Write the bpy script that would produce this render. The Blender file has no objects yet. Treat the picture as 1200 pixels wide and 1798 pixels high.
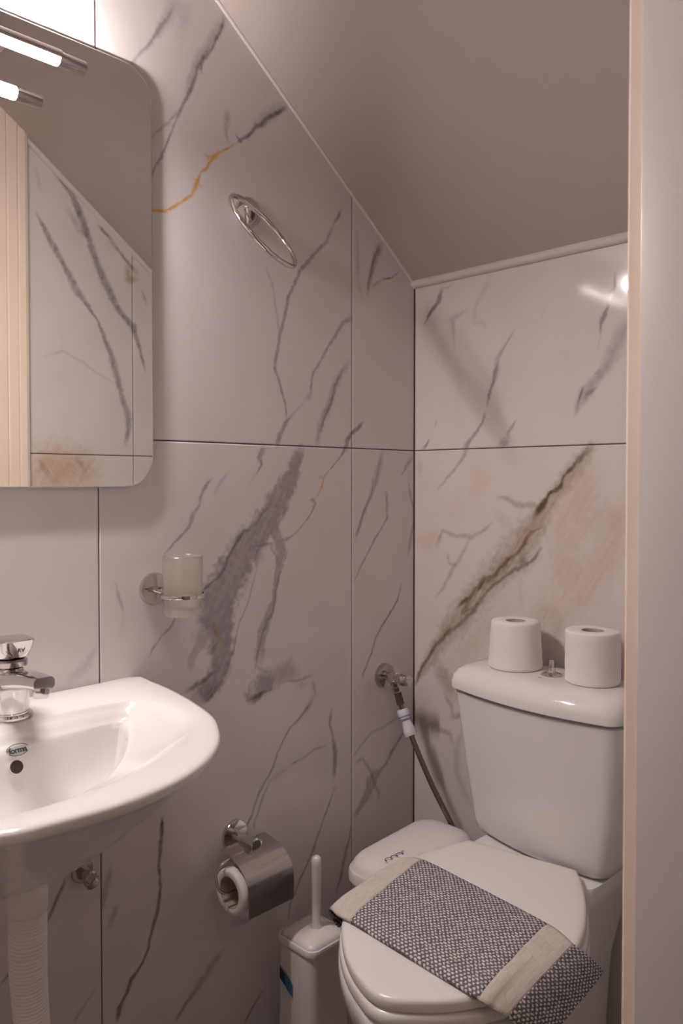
import bpy, bmesh, math, random
import numpy as np
from mathutils import Vector, Matrix
PI = math.pi
S = bpy.context.scene
COL = S.collection

# ------------------------------------------------------------------ camera
cd = bpy.data.cameras.new('camera'); cam = bpy.data.objects.new('camera', cd); COL.objects.link(cam)
cam.location = (1.216, -1.459, 1.13)
cam.rotation_euler = (math.radians(90 - 1.3), 0, math.radians(45))
cd.sensor_fit = 'VERTICAL'; cd.sensor_height = 36.0
cd.lens = 36.0 * 1400 / 1798
cd.shift_y = -24 / 1798
cd.clip_start = 0.01
cd.dof.use_dof = True; cd.dof.focus_distance = 1.5; cd.dof.aperture_fstop = 7.0
S.camera = cam

# ------------------------------------------------------------------ world, exposure
w = bpy.data.worlds.new('world'); S.world = w; w.use_nodes = True
bg = w.node_tree.nodes['Background']; bg.inputs[0].default_value = (1.0, 0.86, 0.79, 1); bg.inputs[1].default_value = 0.16
S.view_settings.view_transform = 'Standard'; S.view_settings.look = 'None'
S.view_settings.gamma = 1; S.view_settings.use_curve_mapping = False
S.view_settings.exposure = 0.0
LAMP_STRENGTH = 520.0
HALL_POWER = 2.0

# unseen fill light added outside the doorway to lift the ambient light
ld = bpy.data.lights.new('hall_fill', 'AREA'); ld.shape = 'DISK'; ld.size = 0.35; ld.energy = HALL_POWER; ld.color = (1.0, 0.84, 0.74)
hl = bpy.data.objects.new('hall_fill', ld); COL.objects.link(hl); hl.location = (1.75, -1.35, 2.33)

# ------------------------------------------------------------------ materials
def mat(name, col=(.8, .8, .8), rough=.5, metal=0.0, spec=.5, coat=0.0, trans=0.0, emis=None, estr=0, noise=0.0, nscale=30, bump=0.0, bscale=200, ior=1.45, sss=0.0):
    m = bpy.data.materials.new(name); m.use_nodes = True
    nt = m.node_tree; b = nt.nodes['Principled BSDF']
    b.inputs['Base Color'].default_value = (*col, 1); b.inputs['Roughness'].default_value = rough
    b.inputs['Metallic'].default_value = metal; b.inputs['Specular IOR Level'].default_value = spec
    b.inputs['Coat Weight'].default_value = coat; b.inputs['Coat Roughness'].default_value = .04
    b.inputs['Transmission Weight'].default_value = trans; b.inputs['IOR'].default_value = ior
    if sss:
        b.inputs['Subsurface Weight'].default_value = sss; b.inputs['Subsurface Radius'].default_value = (.01, .008, .006)
    if emis:
        b.inputs['Emission Color'].default_value = (*emis, 1); b.inputs['Emission Strength'].default_value = estr
    tc = nt.nodes.new('ShaderNodeTexCoord')
    if noise:
        n = nt.nodes.new('ShaderNodeTexNoise'); n.inputs['Scale'].default_value = nscale; n.inputs['Detail'].default_value = 4
        nt.links.new(tc.outputs['Object'], n.inputs['Vector'])
        mx = nt.nodes.new('ShaderNodeMix'); mx.data_type = 'RGBA'
        mx.inputs[6].default_value = (*[c * (1 - noise) for c in col], 1); mx.inputs[7].default_value = (*[min(1, c * (1 + noise)) for c in col], 1)
        nt.links.new(n.outputs['Fac'], mx.inputs[0]); nt.links.new(mx.outputs[2], b.inputs['Base Color'])
    if bump:
        n = nt.nodes.new('ShaderNodeTexNoise'); n.inputs['Scale'].default_value = bscale; n.inputs['Detail'].default_value = 3
        nt.links.new(tc.outputs['Object'], n.inputs['Vector'])
        bp = nt.nodes.new('ShaderNodeBump'); bp.inputs['Strength'].default_value = bump; bp.inputs['Distance'].default_value = .002
        nt.links.new(n.outputs['Fac'], bp.inputs['Height']); nt.links.new(bp.outputs[0], b.inputs['Normal'])
    return m

M = {}
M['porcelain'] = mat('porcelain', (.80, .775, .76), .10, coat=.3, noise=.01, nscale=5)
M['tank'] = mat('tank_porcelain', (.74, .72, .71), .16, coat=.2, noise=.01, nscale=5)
M['seat'] = mat('seat_plastic', (.80, .765, .725), .22, noise=.01)
M['chrome'] = mat('chrome', (.66, .63, .62), .06, 1.0, noise=.02)
M['chrome_soft'] = mat('brushed_chrome', (.50, .46, .45), .17, 1.0, noise=.05, nscale=80)
M['plastic'] = mat('white_plastic', (.76, .71, .69), .35, noise=.015)
M['pipe'] = mat('waste_pipe_plastic', (.82, .78, .755), .45, noise=.03)
M['paper'] = mat('tissue_paper', (.84, .79, .76), .95, spec=.1, noise=.02, bump=.35, bscale=400, sss=.0)
M['card'] = mat('cardboard', (.52, .43, .37), .9, noise=.05)
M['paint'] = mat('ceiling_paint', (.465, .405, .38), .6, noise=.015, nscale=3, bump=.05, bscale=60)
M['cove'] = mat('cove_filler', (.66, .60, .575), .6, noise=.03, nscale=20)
M['jamb'] = mat('jamb_paint', (.62, .575, .565), .30, noise=.03, nscale=5, bump=.06, bscale=20)
M['cream'] = mat('cream_gloss_paint', (.86, .715, .60), .22, noise=.03, nscale=6, coat=.3)
M['grout'] = mat('dark_grout', (.16, .12, .11), .9, noise=.05)
M['dark'] = mat('dark_hole', (.05, .035, .03), .6, noise=.05)
M['ink'] = mat('printed_ink', (.03, .07, .07), .5, noise=.05)
M['glassfrost'] = mat('frosted_glass', (.95, .92, .86), .30, trans=.93, ior=1.45, noise=.01)
M['tube'] = mat('lit_lamp_tube', (1, 1, 1), .4, emis=(1.0, .90, .875), estr=LAMP_STRENGTH, noise=.01)
M['mirror'] = mat('mirror_silver', (.86, .855, .83), .012, 1.0, noise=.002)
M['mirroredge'] = mat('mirror_ground_edge', (.70, .70, .66), .2, .6, noise=.02)
M['floor'] = mat('floor_porcelain', (.42, .37, .34), .3, noise=.12, nscale=6)
M['hallwall'] = mat('hall_paint', (.62, .56, .52), .6, noise=.02)
M['hose'] = mat('braided_steel', (.30, .24, .225), .22, 1.0, noise=.1, nscale=300)
M['rubber'] = mat('dark_rubber', (.06, .045, .045), .5, noise=.05)
M['sticker'] = mat('blue_sticker', (.03, .16, .30), .4, noise=.25, nscale=60)
M['stickerdark'] = mat('navy_sticker_print', (.012, .02, .05), .4, noise=.2)
M['tag'] = mat('paper_tag', (.66, .64, .68), .7, noise=.05)
M['tagink'] = mat('tag_print', (.20, .22, .36), .7, noise=.1)

# polished marble-look tile: per-point vein colour plus fine grain
def marble():
    m = bpy.data.materials.new('polished_marble_tile'); m.use_nodes = True
    nt = m.node_tree; b = nt.nodes['Principled BSDF']
    a = nt.nodes.new('ShaderNodeAttribute'); a.attribute_name = 'vein'
    tc = nt.nodes.new('ShaderNodeTexCoord')
    n = nt.nodes.new('ShaderNodeTexNoise'); n.inputs['Scale'].default_value = 7; n.inputs['Detail'].default_value = 6
    nt.links.new(tc.outputs['Object'], n.inputs['Vector'])
    r = nt.nodes.new('ShaderNodeMapRange'); r.inputs[1].default_value = .3; r.inputs[2].default_value = .7; r.inputs[3].default_value = .965; r.inputs[4].default_value = 1.02
    nt.links.new(n.outputs['Fac'], r.inputs[0])
    mx = nt.nodes.new('ShaderNodeVectorMath'); mx.operation = 'SCALE'
    nt.links.new(a.outputs['Color'], mx.inputs[0]); nt.links.new(r.outputs[0], mx.inputs['Scale'])
    nt.links.new(mx.outputs[0], b.inputs['Base Color'])
    b.inputs['Roughness'].default_value = .085; b.inputs['Specular IOR Level'].default_value = .5
    return m
M['marble'] = marble()

def woven(name, light, dark):
    m = bpy.data.materials.new(name); m.use_nodes = True
    nt = m.node_tree; b = nt.nodes['Principled BSDF']; b.inputs['Roughness'].default_value = .95; b.inputs['Specular IOR Level'].default_value = .05
    N = nt.nodes.new; Lk = nt.links.new
    uv = N('ShaderNodeUVMap'); sp = N('ShaderNodeSeparateXYZ'); Lk(uv.outputs[0], sp.inputs[0])
    def mth(op, a, bb=None, c=None):
        q = N('ShaderNodeMath'); q.operation = op
        for i, v in enumerate((a, bb, c)):
            if v is None: continue
            if isinstance(v, (int, float)): q.inputs[i].default_value = v
            else: Lk(v, q.inputs[i])
        return q.outputs[0]
    # uv in metres; rows of short pale stitches offset from row to row
    p = 0.0084
    row = mth('DIVIDE', sp.outputs[1], p * .62); ri = mth('FLOOR', row); rf = mth('SUBTRACT', row, ri)
    nz = N('ShaderNodeTexNoise'); nz.inputs['Scale'].default_value = 260; nz.inputs['Detail'].default_value = 2; Lk(uv.outputs[0], nz.inputs['Vector'])
    jit = mth('MULTIPLY', mth('SUBTRACT', nz.outputs['Fac'], .5), 1.1)
    col = mth('ADD', mth('ADD', mth('DIVIDE', sp.outputs[0], p), mth('MULTIPLY', ri, .5)), jit)
    cf = mth('FRACT', col)
    dx = mth('ABSOLUTE', mth('SUBTRACT', cf, .5)); dy = mth('ABSOLUTE', mth('SUBTRACT', rf, .5))
    d = mth('ADD', mth('MULTIPLY', mth('POWER', mth('MULTIPLY', dx, 3.1), 2), 1), mth('POWER', mth('MULTIPLY', dy, 2.1), 2))
    mr = N('ShaderNodeMapRange'); mr.interpolation_type = 'SMOOTHSTEP'; mr.inputs[1].default_value = .45; mr.inputs[2].default_value = 1.0; mr.inputs[3].default_value = 1; mr.inputs[4].default_value = 0; Lk(d, mr.inputs[0])
    mx = N('ShaderNodeMix'); mx.data_type = 'RGBA'; mx.inputs[6].default_value = (*dark, 1); mx.inputs[7].default_value = (*light, 1); Lk(mr.outputs[0], mx.inputs[0]); Lk(mx.outputs[2], b.inputs['Base Color'])
    bp = N('ShaderNodeBump'); bp.inputs['Strength'].default_value = .8; bp.inputs['Distance'].default_value = .0015; Lk(mr.outputs[0], bp.inputs['Height']); Lk(bp.outputs[0], b.inputs['Normal'])
    return m
M['weave'] = woven('grey_white_weave', (.72, .69, .68), (.150, .138, .150))

def band():
    m = bpy.data.materials.new('cream_openwork_band'); m.use_nodes = True
    nt = m.node_tree; b = nt.nodes['Principled BSDF']; b.inputs['Roughness'].default_value = .95; b.inputs['Specular IOR Level'].default_value = .05
    N = nt.nodes.new; Lk = nt.links.new
    uv = N('ShaderNodeUVMap')
    br = N('ShaderNodeTexBrick'); br.inputs['Scale'].default_value = 1.0; br.inputs['Brick Width'].default_value = .0125; br.inputs['Row Height'].default_value = .022
    br.inputs['Mortar Size'].default_value = .0005; br.inputs['Mortar Smooth'].default_value = .6
    br.inputs['Color1'].default_value = (.76, .69, .62, 1); br.inputs['Color2'].default_value = (.70, .62, .55, 1); br.inputs['Mortar'].default_value = (.60, .53, .46, 1)
    br.offset = .5
    Lk(uv.outputs[0], br.inputs['Vector']); 
    wv = N('ShaderNodeTexWave'); wv.wave_type = 'BANDS'; wv.bands_direction = 'X'; wv.inputs['Scale'].default_value = 170; wv.inputs['Distortion'].default_value = .6
    Lk(uv.outputs[0], wv.inputs['Vector'])
    mx = N('ShaderNodeMix'); mx.data_type = 'RGBA'; mx.blend_type = 'MULTIPLY'; mx.inputs[0].default_value = .22
    Lk(br.outputs['Color'], mx.inputs[6]); Lk(wv.outputs['Color'], mx.inputs[7]); Lk(mx.outputs[2], b.inputs['Base Color'])
    bp = N('ShaderNodeBump'); bp.inputs['Strength'].default_value = .5; bp.inputs['Distance'].default_value = .001; Lk(wv.outputs['Fac'], bp.inputs['Height']); Lk(bp.outputs[0], b.inputs['Normal'])
    return m
M['band'] = band()

# ------------------------------------------------------------------ builders
def props(o, label=None, cat=None, group=None, kind=None):
    if label: o['label'] = label
    if cat: o['category'] = cat
    if group: o['group'] = group
    if kind: o['kind'] = kind
    return o
def obj(name, bm, m, parent=None, smooth=True, angle=40, label=None):
    me = bpy.data.meshes.new(name)
    bmesh.ops.recalc_face_normals(bm, faces=bm.faces)
    bm.to_mesh(me); bm.free()
    for k in (m if isinstance(m, (list, tuple)) else [m]): me.materials.append(M[k])
    if smooth:
        me.polygons.foreach_set('use_smooth', [True] * len(me.polygons)); me.set_sharp_from_angle(angle=math.radians(angle))
    o = bpy.data.objects.new(name, me); COL.objects.link(o)
    if parent: setp(o, parent)
    if label: o['label'] = label
    return o
def setp(o, parent):
    o.parent = parent; o.matrix_parent_inverse = world_of(parent).inverted()
def world_of(o):
    mtx = Matrix.LocRotScale(o.location, o.rotation_euler, o.scale)
    if o.parent: return world_of(o.parent) @ o.matrix_parent_inverse @ mtx
    return mtx
def thing(name, label, cat, loc, group=None):
    o = bpy.data.objects.new(name, None); COL.objects.link(o); o.location = loc; o.empty_display_size = .03
    return props(o, label, cat, group)
def box(bm, x0, x1, y0, y1, z0, z1, bev=0, seg=2):
    vs = [bm.verts.new((x, y, z)) for x in (x0, x1) for y in (y0, y1) for z in (z0, z1)]
    fs = [bm.faces.new([vs[i] for i in f]) for f in ((0, 1, 3, 2), (4, 6, 7, 5), (0, 4, 5, 1), (2, 3, 7, 6), (0, 2, 6, 4), (1, 5, 7, 3))]
    if bev:
        es = list({e for f in fs for e in f.edges})
        bmesh.ops.bevel(bm, geom=es, offset=bev, segments=seg, affect='EDGES', profile=.5)
    return bm
def B(*a, **k): return box(bmesh.new(), *a, **k)
def loft(bm, rings, cap0=True, cap1=True, closed=True):
    R = [[bm.verts.new(p) for p in r] for r in rings]
    n = len(R[0])
    for a, b in zip(R, R[1:]):
        for i in range(n if closed else n - 1):
            j = (i + 1) % n
            bm.faces.new((a[i], a[j], b[j], b[i]))
    if cap0: bm.faces.new(R[0][::-1])
    if cap1: bm.faces.new(R[-1])
    return bm
def frame_from(d):
    d = Vector(d).normalized(); u = d.orthogonal().normalized(); return d, u, d.cross(u)
def lathe(bm, prof, origin, axis=(0, 0, 1), n=40, cap0=True, cap1=True):
    d, u, v = frame_from(axis); o = Vector(origin)
    rings = [[o + d * h + (u * math.cos(2 * PI * i / n) + v * math.sin(2 * PI * i / n)) * r for i in range(n)] for r, h in prof]
    return loft(bm, rings, cap0, cap1)
def Lt(prof, origin, axis=(0, 0, 1), n=40, cap0=True, cap1=True): return lathe(bmesh.new(), prof, origin, axis, n, cap0, cap1)
def catmull(P, n=8, closed=False):
    P = [np.array(p, float) for p in P]; m = len(P); out = []
    for i in range(m if closed else m - 1):
        g = lambda k: P[k % m] if closed else P[min(max(k, 0), m - 1)]
        a, b, c, d = g(i - 1), g(i), g(i + 1), g(i + 2)
        for t in np.linspace(0, 1, n, endpoint=False):
            out.append(.5 * ((2 * b) + (-a + c) * t + (2 * a - 5 * b + 4 * c - d) * t * t + (-a + 3 * b - 3 * c + d) * t ** 3))
    if not closed: out.append(P[-1])
    return out
def tube(bm, pts, r, n=14, closed=False, rf=None):
    pts = [Vector(p) for p in pts]; m = len(pts); rings = []; u = None
    for i in range(m):
        t = (pts[(i + 1) % m] - pts[i - 1]) if closed else (pts[min(i + 1, m - 1)] - pts[max(i - 1, 0)])
        t.normalize()
        if u is None: u = t.orthogonal().normalized()
        u = (u - t * u.dot(t)).normalized(); v = t.cross(u)
        rr = rf(i / (m - 1)) if rf else r
        rings.append([pts[i] + (u * math.cos(2 * PI * k / n) + v * math.sin(2 * PI * k / n)) * rr for k in range(n)])
    if closed: rings.append(rings[0]); loft(bm, rings, False, False); bmesh.ops.remove_doubles(bm, verts=bm.verts, dist=1e-6)
    else: loft(bm, rings)
    return bm
def rrect(cx, cy, hx, hy, r, n=8):
    out = []
    for sx, sy, a0 in ((1, 1, 0), (-1, 1, 90), (-1, -1, 180), (1, -1, 270)):
        for k in range(n + 1):
            a = math.radians(a0 + 90 * k / n); out.append((cx + sx * (hx - r) + r * math.cos(a), cy + sy * (hy - r) + r * math.sin(a)))
    return out

# ------------------------------------------------------------------ marble tile pattern (polylines on each wall in mm)
# (kind, strength %, [along, height, width*10, ...])
VEINS = {
 'left': [
  ('g',75,[-552,1988,49,-561,1961,49,-580,1922,42,-591,1903,49,-602,1885,48,-603,1869,34]),
  ('s',50,[-552,1987,141,-587,1925,160,-608,1890,158,-624,1853,116,-635,1819,75,-645,1793,47]),
  ('g',60,[-587,1921,35,-610,1875,48,-628,1828,55,-645,1793,41,-655,1771,34,-669,1738,30,-684,1704,30,-704,1668,30,-713,1649,33]),
  ('g',35,[-645,1793,47,-672,1759,40,-699,1734,26,-714,1715,26]),
  ('s',45,[-648,1981,202,-671,1945,166,-691,1911,112,-702,1892,72,-717,1869,59,-736,1849,45,-750,1828,38]),
  ('g',45,[-662,1959,27,-681,1928,46,-693,1909,59,-704,1890,26,-728,1858,26]),
  ('s',30,[-632,1981,170,-648,1921,202]),
  ('o',90,[-716,1596,52,-700,1598,53,-683,1601,47,-665,1613,47,-646,1628,41,-625,1643,55,-617,1660,69,-611,1672,55,-605,1688,28,-590,1702,49,-587,1711,49,-575,1725,56,-566,1736,35,-544,1751,36,-522,1767,22]),
  ('o',70,[-598,1725,35,-588,1722,84,-571,1726,70]),
  ('o',55,[-611,1672,48,-619,1675,27,-627,1677,21]),
  ('o',40,[-600,1665,55,-611,1667,55]),
  ('k',50,[-715,1596,65,-704,1597,26]),
  ('g',75,[-522,1767,22,-513,1775,50,-495,1789,51,-476,1811,66,-452,1833,67,-428,1852,60,-400,1873,61]),
  ('s',45,[-490,1796,73,-471,1820,132,-438,1849,186,-403,1877,151]),
  ('g',60,[-513,1773,50,-527,1783,21]),
  ('g',50,[-493,1781,51,-499,1781,22]),
  ('l',55,[-544,1820,121,-546,1800,121,-549,1782,78,-544,1762,50]),
  ('g',55,[-243,1709,49,-257,1687,57,-269,1669,48]),
  ('g',55,[-271,1664,60,-285,1634,65,-313,1606,49,-346,1577,58,-363,1557,58,-379,1528,58,-395,1499,57,-404,1455,57,-417,1416,57,-426,1382,57,-431,1353,61,-420,1330,43,-411,1303,38,-400,1268,33,-399,1256,33]),
  ('s',35,[-453,1547,37,-441,1524,42,-432,1505,47,-429,1475,47,-420,1434,47,-418,1420,43]),
  ('g',50,[-214,1485,82,-239,1466,77,-271,1424,50,-306,1380,55,-327,1353,49,-332,1333,49,-332,1309,59]),
  ('s',45,[-332,1314,79,-337,1301,128,-347,1298,68]),
  ('s',30,[-347,1293,59,-379,1267,67,-402,1246,76]),
  ('g',55,[-389,1259,48,-402,1246,76,-417,1222,76,-424,1200,85]),
  ('s',55,[-221,1389,103,-243,1361,112,-264,1329,152,-279,1295,131,-296,1262,150,-310,1231,119,-315,1199,89]),
  ('g',50,[-239,1367,51,-261,1334,41,-275,1293,60,-293,1262,40,-306,1231,30]),
  ('g',70,[-176,1258,63,-199,1241,83,-210,1233,62,-225,1217,82,-228,1198,93]),
  ('s',75,[-118,1661,182,-134,1631,159,-150,1591,127,-157,1564,84,-163,1542,63]),
  ('g',50,[-122,1660,43,-142,1624,53,-157,1569,42]),
  ('b',70,[-57,1608,33,-82,1593,33,-114,1582,43]),
  ('o',60,[-114,1582,54,-130,1571,53,-146,1558,64]),
  ('s',40,[-195,1671,83,-193,1614,114,-195,1573,104]),
  ('s',20,[-195,1573,93,-176,1524,94]),
  ('g',60,[-458,1194,114,-465,1183,97,-471,1176,80,-466,1161,40,-478,1143,28]),
  ('s',25,[-478,1143,57,-492,1129,85]),
  ('v',70,[-359,1196,149,-371,1171,196,-383,1147,249,-401,1115,323,-426,1080,407,-456,1046,430,-482,1016,454,-507,992,505,-535,955,554,-563,913,575,-576,876,517,-596,846,431]),
  ('v',72,[-568,870,492,-565,834,383,-560,800,329,-568,771,328,-595,743,297,-617,731,214]),
  ('v',35,[-598,852,242,-617,822,160,-630,803,106,-633,785,80]),
  ('s',50,[-418,1135,47,-426,1120,76,-407,1126,47]),
  ('g',40,[-510,1031,56,-478,1047,34,-452,1075,23,-430,1091,17]),
  ('s',40,[-395,1079,47,-419,1045,47,-438,1031,58]),
  ('g',60,[-487,1034,23,-509,1031,62,-530,1007,44,-544,986,50,-554,967,60,-567,953,44,-587,940,38,-609,922,37]),
  ('g',50,[-661,885,26,-676,870,41,-694,854,26,-710,836,31,-717,824,20]),
  ('g',45,[-477,958,28,-498,895,28,-520,858,28,-530,823,28,-541,789,33,-561,753,33,-582,730,49,-601,718,54]),
  ('l',70,[-584,869,54,-578,846,82,-561,822,71,-565,801,44]),
  ('k',35,[-584,868,38,-578,846,33,-561,828,27]),
  ('k',40,[-598,809,32,-585,812,81,-568,829,38]),
  ('k',55,[-640,746,53,-621,756,91,-598,762,65,-578,773,27]),
  ('k',40,[-578,751,82,-588,736,108,-601,725,108]),
  ('s',40,[-551,826,55,-561,786,55,-578,762,82]),
  ('g',50,[-582,1135,38,-598,1119,59,-609,1100,48,-613,1084,37,-625,1066,69,-632,1047,48,-647,1032,31,-666,1018,26,-687,998,21]),
  ('s',30,[-545,1142,55,-563,1127,60,-577,1102,60]),
  ('g',35,[-784,960,20,-777,938,39,-770,917,35,-769,905,20]),
  ('s',15,[-769,907,49,-771,870,74]),
  ('s',30,[-819,854,97,-837,827,125,-863,808,143]),
  ('g',30,[-907,823,37,-899,810,56,-895,797,37]),
  ('g',60,[-228,1208,44,-237,1192,57,-245,1179,31,-263,1163,25,-280,1151,25]),
  ('o',75,[-280,1151,25,-293,1138,37,-298,1132,37,-302,1117,49,-310,1105,31,-319,1094,30]),
  ('o',60,[-310,1137,61,-300,1137,37]),
  ('l',80,[-335,1090,42,-327,1090,73,-319,1083,43,-325,1075,61,-329,1065,36]),
  ('k',40,[-327,1068,36,-333,1060,36,-352,1042,27,-372,1025,27,-388,1014,36,-403,1010,76,-413,1008,47]),
  ('v',55,[-438,1040,174,-422,1013,204,-415,989,193,-421,960,111,-428,926,87,-434,888,99,-447,866,144,-457,842,155,-468,811,172,-472,778,200]),
  ('g',45,[-397,988,41,-409,959,35,-419,939,29,-427,922,29,-431,888,29,-438,868,46,-453,850,58,-466,820,40,-477,790,34,-482,765,34]),
  ('g',45,[-486,1002,40,-456,1003,57,-438,1003,46,-440,993,46,-423,972,41]),
  ('k',35,[-481,765,51,-461,756,46,-442,749,23]),
  ('v',60,[-450,751,173,-461,730,316,-479,716,257]),
  ('k',50,[-494,700,113,-479,704,114,-461,712,58]),
  ('s',50,[-472,720,172,-438,734,290,-396,742,355,-368,731,180]),
  ('g',40,[-331,722,49,-368,719,42,-419,722,29]),
  ('s',30,[-368,710,120,-348,706,121]),
  ('g',30,[-332,706,30,-321,686,37]),
  ('s',55,[-112,1192,112,-122,1162,145,-134,1132,151,-146,1103,98,-163,1077,84,-177,1048,97,-191,1020,96,-198,1001,64]),
  ('g',45,[-146,1132,26,-146,1103,46,-163,1077,32,-182,1042,39,-193,1014,32]),
  ('g',30,[-122,1172,26,-139,1113,33]),
  ('g',50,[-97,1102,87,-95,1072,53,-95,1046,47,-119,1017,40,-144,988,39,-168,957,32,-186,936,32,-206,907,26]),
  ('s',60,[-7,1184,117,-28,1163,68,-46,1141,34]),
  ('g',40,[-23,1132,27,-15,1102,41,-1,1060,48,-2,1022,55,-12,981,76,-22,954,55]),
  ('g',60,[-43,889,27,-59,851,34,-84,824,37,-114,797,37,-134,773,36,-148,742,30,-167,712,33,-177,690,32]),
  ('k',50,[-510,719,44,-498,707,94,-470,710,63,-433,716,32]),
  ('s',40,[-486,742,50,-498,728,50,-498,713,63]),
  ('g',35,[-329,707,40,-320,682,61]),
  ('s',35,[-320,682,102,-336,661,135,-355,645,120]),
  ('g',55,[-334,661,47,-350,650,47,-368,637,47,-394,623,39,-412,601,39,-427,578,39,-435,557,45,-454,536,32,-471,515,38,-483,493,38,-495,468,38,-507,456,38]),
  ('g',50,[-444,534,32,-465,497,45,-475,478,32,-485,462,38,-487,446,25]),
  ('g',40,[-290,565,41,-323,563,41,-346,557,34,-373,553,33,-390,548,26]),
  ('s',30,[-390,548,46,-429,536,97,-444,530,64]),
  ('g',60,[-275,638,62,-280,608,48,-270,582,55,-262,545,83,-262,517,90,-266,486,56]),
  ('g',55,[-268,459,21,-273,450,28,-287,426,34,-302,399,41,-316,376,34,-327,355,54,-337,338,34,-355,314,34,-377,285,40,-391,263,33,-395,231,40]),
  ('s',40,[-263,468,104,-268,459,83]),
  ('g',40,[-201,663,50,-201,654,50]),
  ('s',45,[-48,577,45,-110,564,59,-148,561,58,-175,545,50,-195,529,50,-208,517,43]),
  ('g',50,[-28,538,46,-54,521,53,-79,500,67,-99,479,52,-121,464,66]),
  ('v',50,[-116,472,74,-143,453,256,-159,425,182,-185,399,108,-201,386,71]),
  ('g',40,[-195,505,72,-175,507,50,-154,482,51,-132,432,59,-121,403,59]),
  ('g',50,[-215,372,21,-218,345,36,-228,323,71,-239,291,56,-246,261,56,-258,235,42]),
  ('k',80,[-693,534,40,-694,514,54,-696,484,60,-700,452,47,-699,418,47,-700,391,47,-706,363,67,-716,333,47,-724,309,46,-735,287,46,-754,272,65,-766,248,46,-779,228,71,-783,210,45]),
  ('s',55,[-795,481,51,-801,451,115,-806,430,83,-810,409,44]),
  ('s',50,[-782,408,45,-790,392,90,-799,376,83]),
  ('s',50,[-560,240,108,-587,219,128,-621,195,140,-646,175,83,-670,151,68]),
  ('g',35,[-612,198,49,-646,175,42,-670,151,41]),
  ('g',60,[-466,116,45,-487,96,52,-511,74,44]),
  ('s',40,[-542,284,131,-505,273,66,-477,277,37]),
  ('s',50,[-871,490,60,-880,473,44,-889,460,47,-897,441,59,-909,424,43]),
  ('g',50,[-876,487,28,-885,466,32,-898,442,31,-908,425,39]),
  ('g',50,[-957,379,34,-969,369,34,-980,361,30]),
  ('s',40,[-822,283,53,-839,268,53,-853,256,61,-861,242,60]),
 ],
 'back': [
  ('g',75,[83,1567,68,72,1541,110,53,1523,69,31,1494,35]),
  ('b',30,[112,1572,33,88,1566,34]),
  ('s',35,[150,1508,66,127,1501,75,111,1495,126,115,1472,75,117,1422,33]),
  ('s',10,[128,1429,125,133,1262,250]),
  ('s',22,[214,1567,104,187,1531,81,173,1505,65,173,1476,82]),
  ('s',20,[173,1476,65,192,1478,81,207,1464,40]),
  ('s',55,[275,1447,47,250,1418,56,234,1393,104,229,1361,136,217,1330,80,206,1293,65]),
  ('g',50,[236,1388,32,228,1365,72,217,1330,40,206,1293,40]),
  ('g',55,[201,1277,65,196,1259,41,181,1239,65,159,1216,74,146,1199,108]),
  ('g',50,[282,1258,24,267,1240,55,258,1224,63]),
  ('s',60,[260,1220,119,246,1209,143,235,1205,80]),
  ('k',35,[256,1210,63,246,1199,56]),
  ('g',70,[499,1527,35,500,1505,43,494,1489,71,485,1462,50,477,1445,93,472,1431,50,472,1417,43]),
  ('s',25,[472,1417,50,466,1382,29]),
  ('s',55,[526,1435,246,515,1408,261,497,1375,256,478,1345,172,459,1325,181]),
  ('s',55,[463,1332,166,444,1304,219,428,1284,132,418,1260,52]),
  ('k',40,[465,1344,51,455,1338,29]),
  ('g',60,[436,1316,29,430,1298,37,422,1277,30]),
  ('k',35,[469,1315,36,451,1304,73,440,1294,44]),
  ('g',40,[68,1270,34,62,1253,26]),
  ('g',65,[46,1226,34,38,1211,43,27,1202,78]),
  ('s',20,[352,1486,53,331,1455,38]),
  ('b',50,[455,1196,179,416,1152,301,380,1106,232,349,1068,282,317,1019,525,273,964,584,215,910,499,167,854,458,110,790,417,71,743,296,24,676,140,4,643,65]),
  ('n',85,[452,1196,90,416,1159,64,393,1138,37,386,1117,56,375,1110,65,360,1103,42,344,1077,104,325,1053,67]),
  ('n',70,[317,1019,48,301,994,48,284,974,68,262,960,59,245,942,44,227,923,60,197,905,100,179,886,71,161,866,51,123,839,52]),
  ('n',60,[342,992,43,326,967,43,301,946,58,279,940,68,256,925,49,209,884,50,179,845,61,148,816,62,104,782,73,64,742,53,24,684,43,6,646,54]),
  ('n',60,[343,1031,28,331,1027,38,317,1017,57]),
  ('n',35,[273,964,117,245,942,148,203,898,150]),
  ('n',50,[301,970,144,298,946,125]),
  ('n',40,[136,856,41,167,869,61,142,831,51,204,863,40]),
  ('e',40,[530,1090,304,503,1015,352,476,960,446,437,920,635,407,945,644,377,915,373]),
  ('e',35,[464,1160,313,436,1097,453,401,1046,552,386,990,464]),
  ('e',28,[521,1068,218,480,1054,400,436,1020,272]),
  ('e',30,[313,870,575,366,857,562,428,887,274]),
  ('l',30,[335,863,285,377,849,280,382,803,186]),
  ('e',30,[257,854,295,186,785,303,123,719,311]),
  ('s',20,[290,916,97,296,859,97]),
  ('g',35,[70,1110,42,109,1144,52,141,1178,61,153,1195,102]),
  ('p',40,[184,1164,302,190,1124,302,166,1088,203]),
  ('p',30,[96,1077,470,147,1052,614]),
  ('s',30,[15,1183,161,19,1140,107]),
  ('b',35,[221,1037,50,191,1016,60,166,1003,102,129,1003,83,83,1013,52,70,981,106]),
  ('p',55,[9,983,270,43,990,320,77,1003,210]),
  ('b',30,[161,999,61,135,954,72,116,932,93,90,883,63,64,859,53]),
  ('b',28,[100,967,52,106,942,62,129,938,52]),
  ('b',40,[238,1092,69,261,1090,78,284,1078,106,322,1079,95,344,1072,66]),
  ('s',20,[232,1060,198,267,1031,244]),
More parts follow.
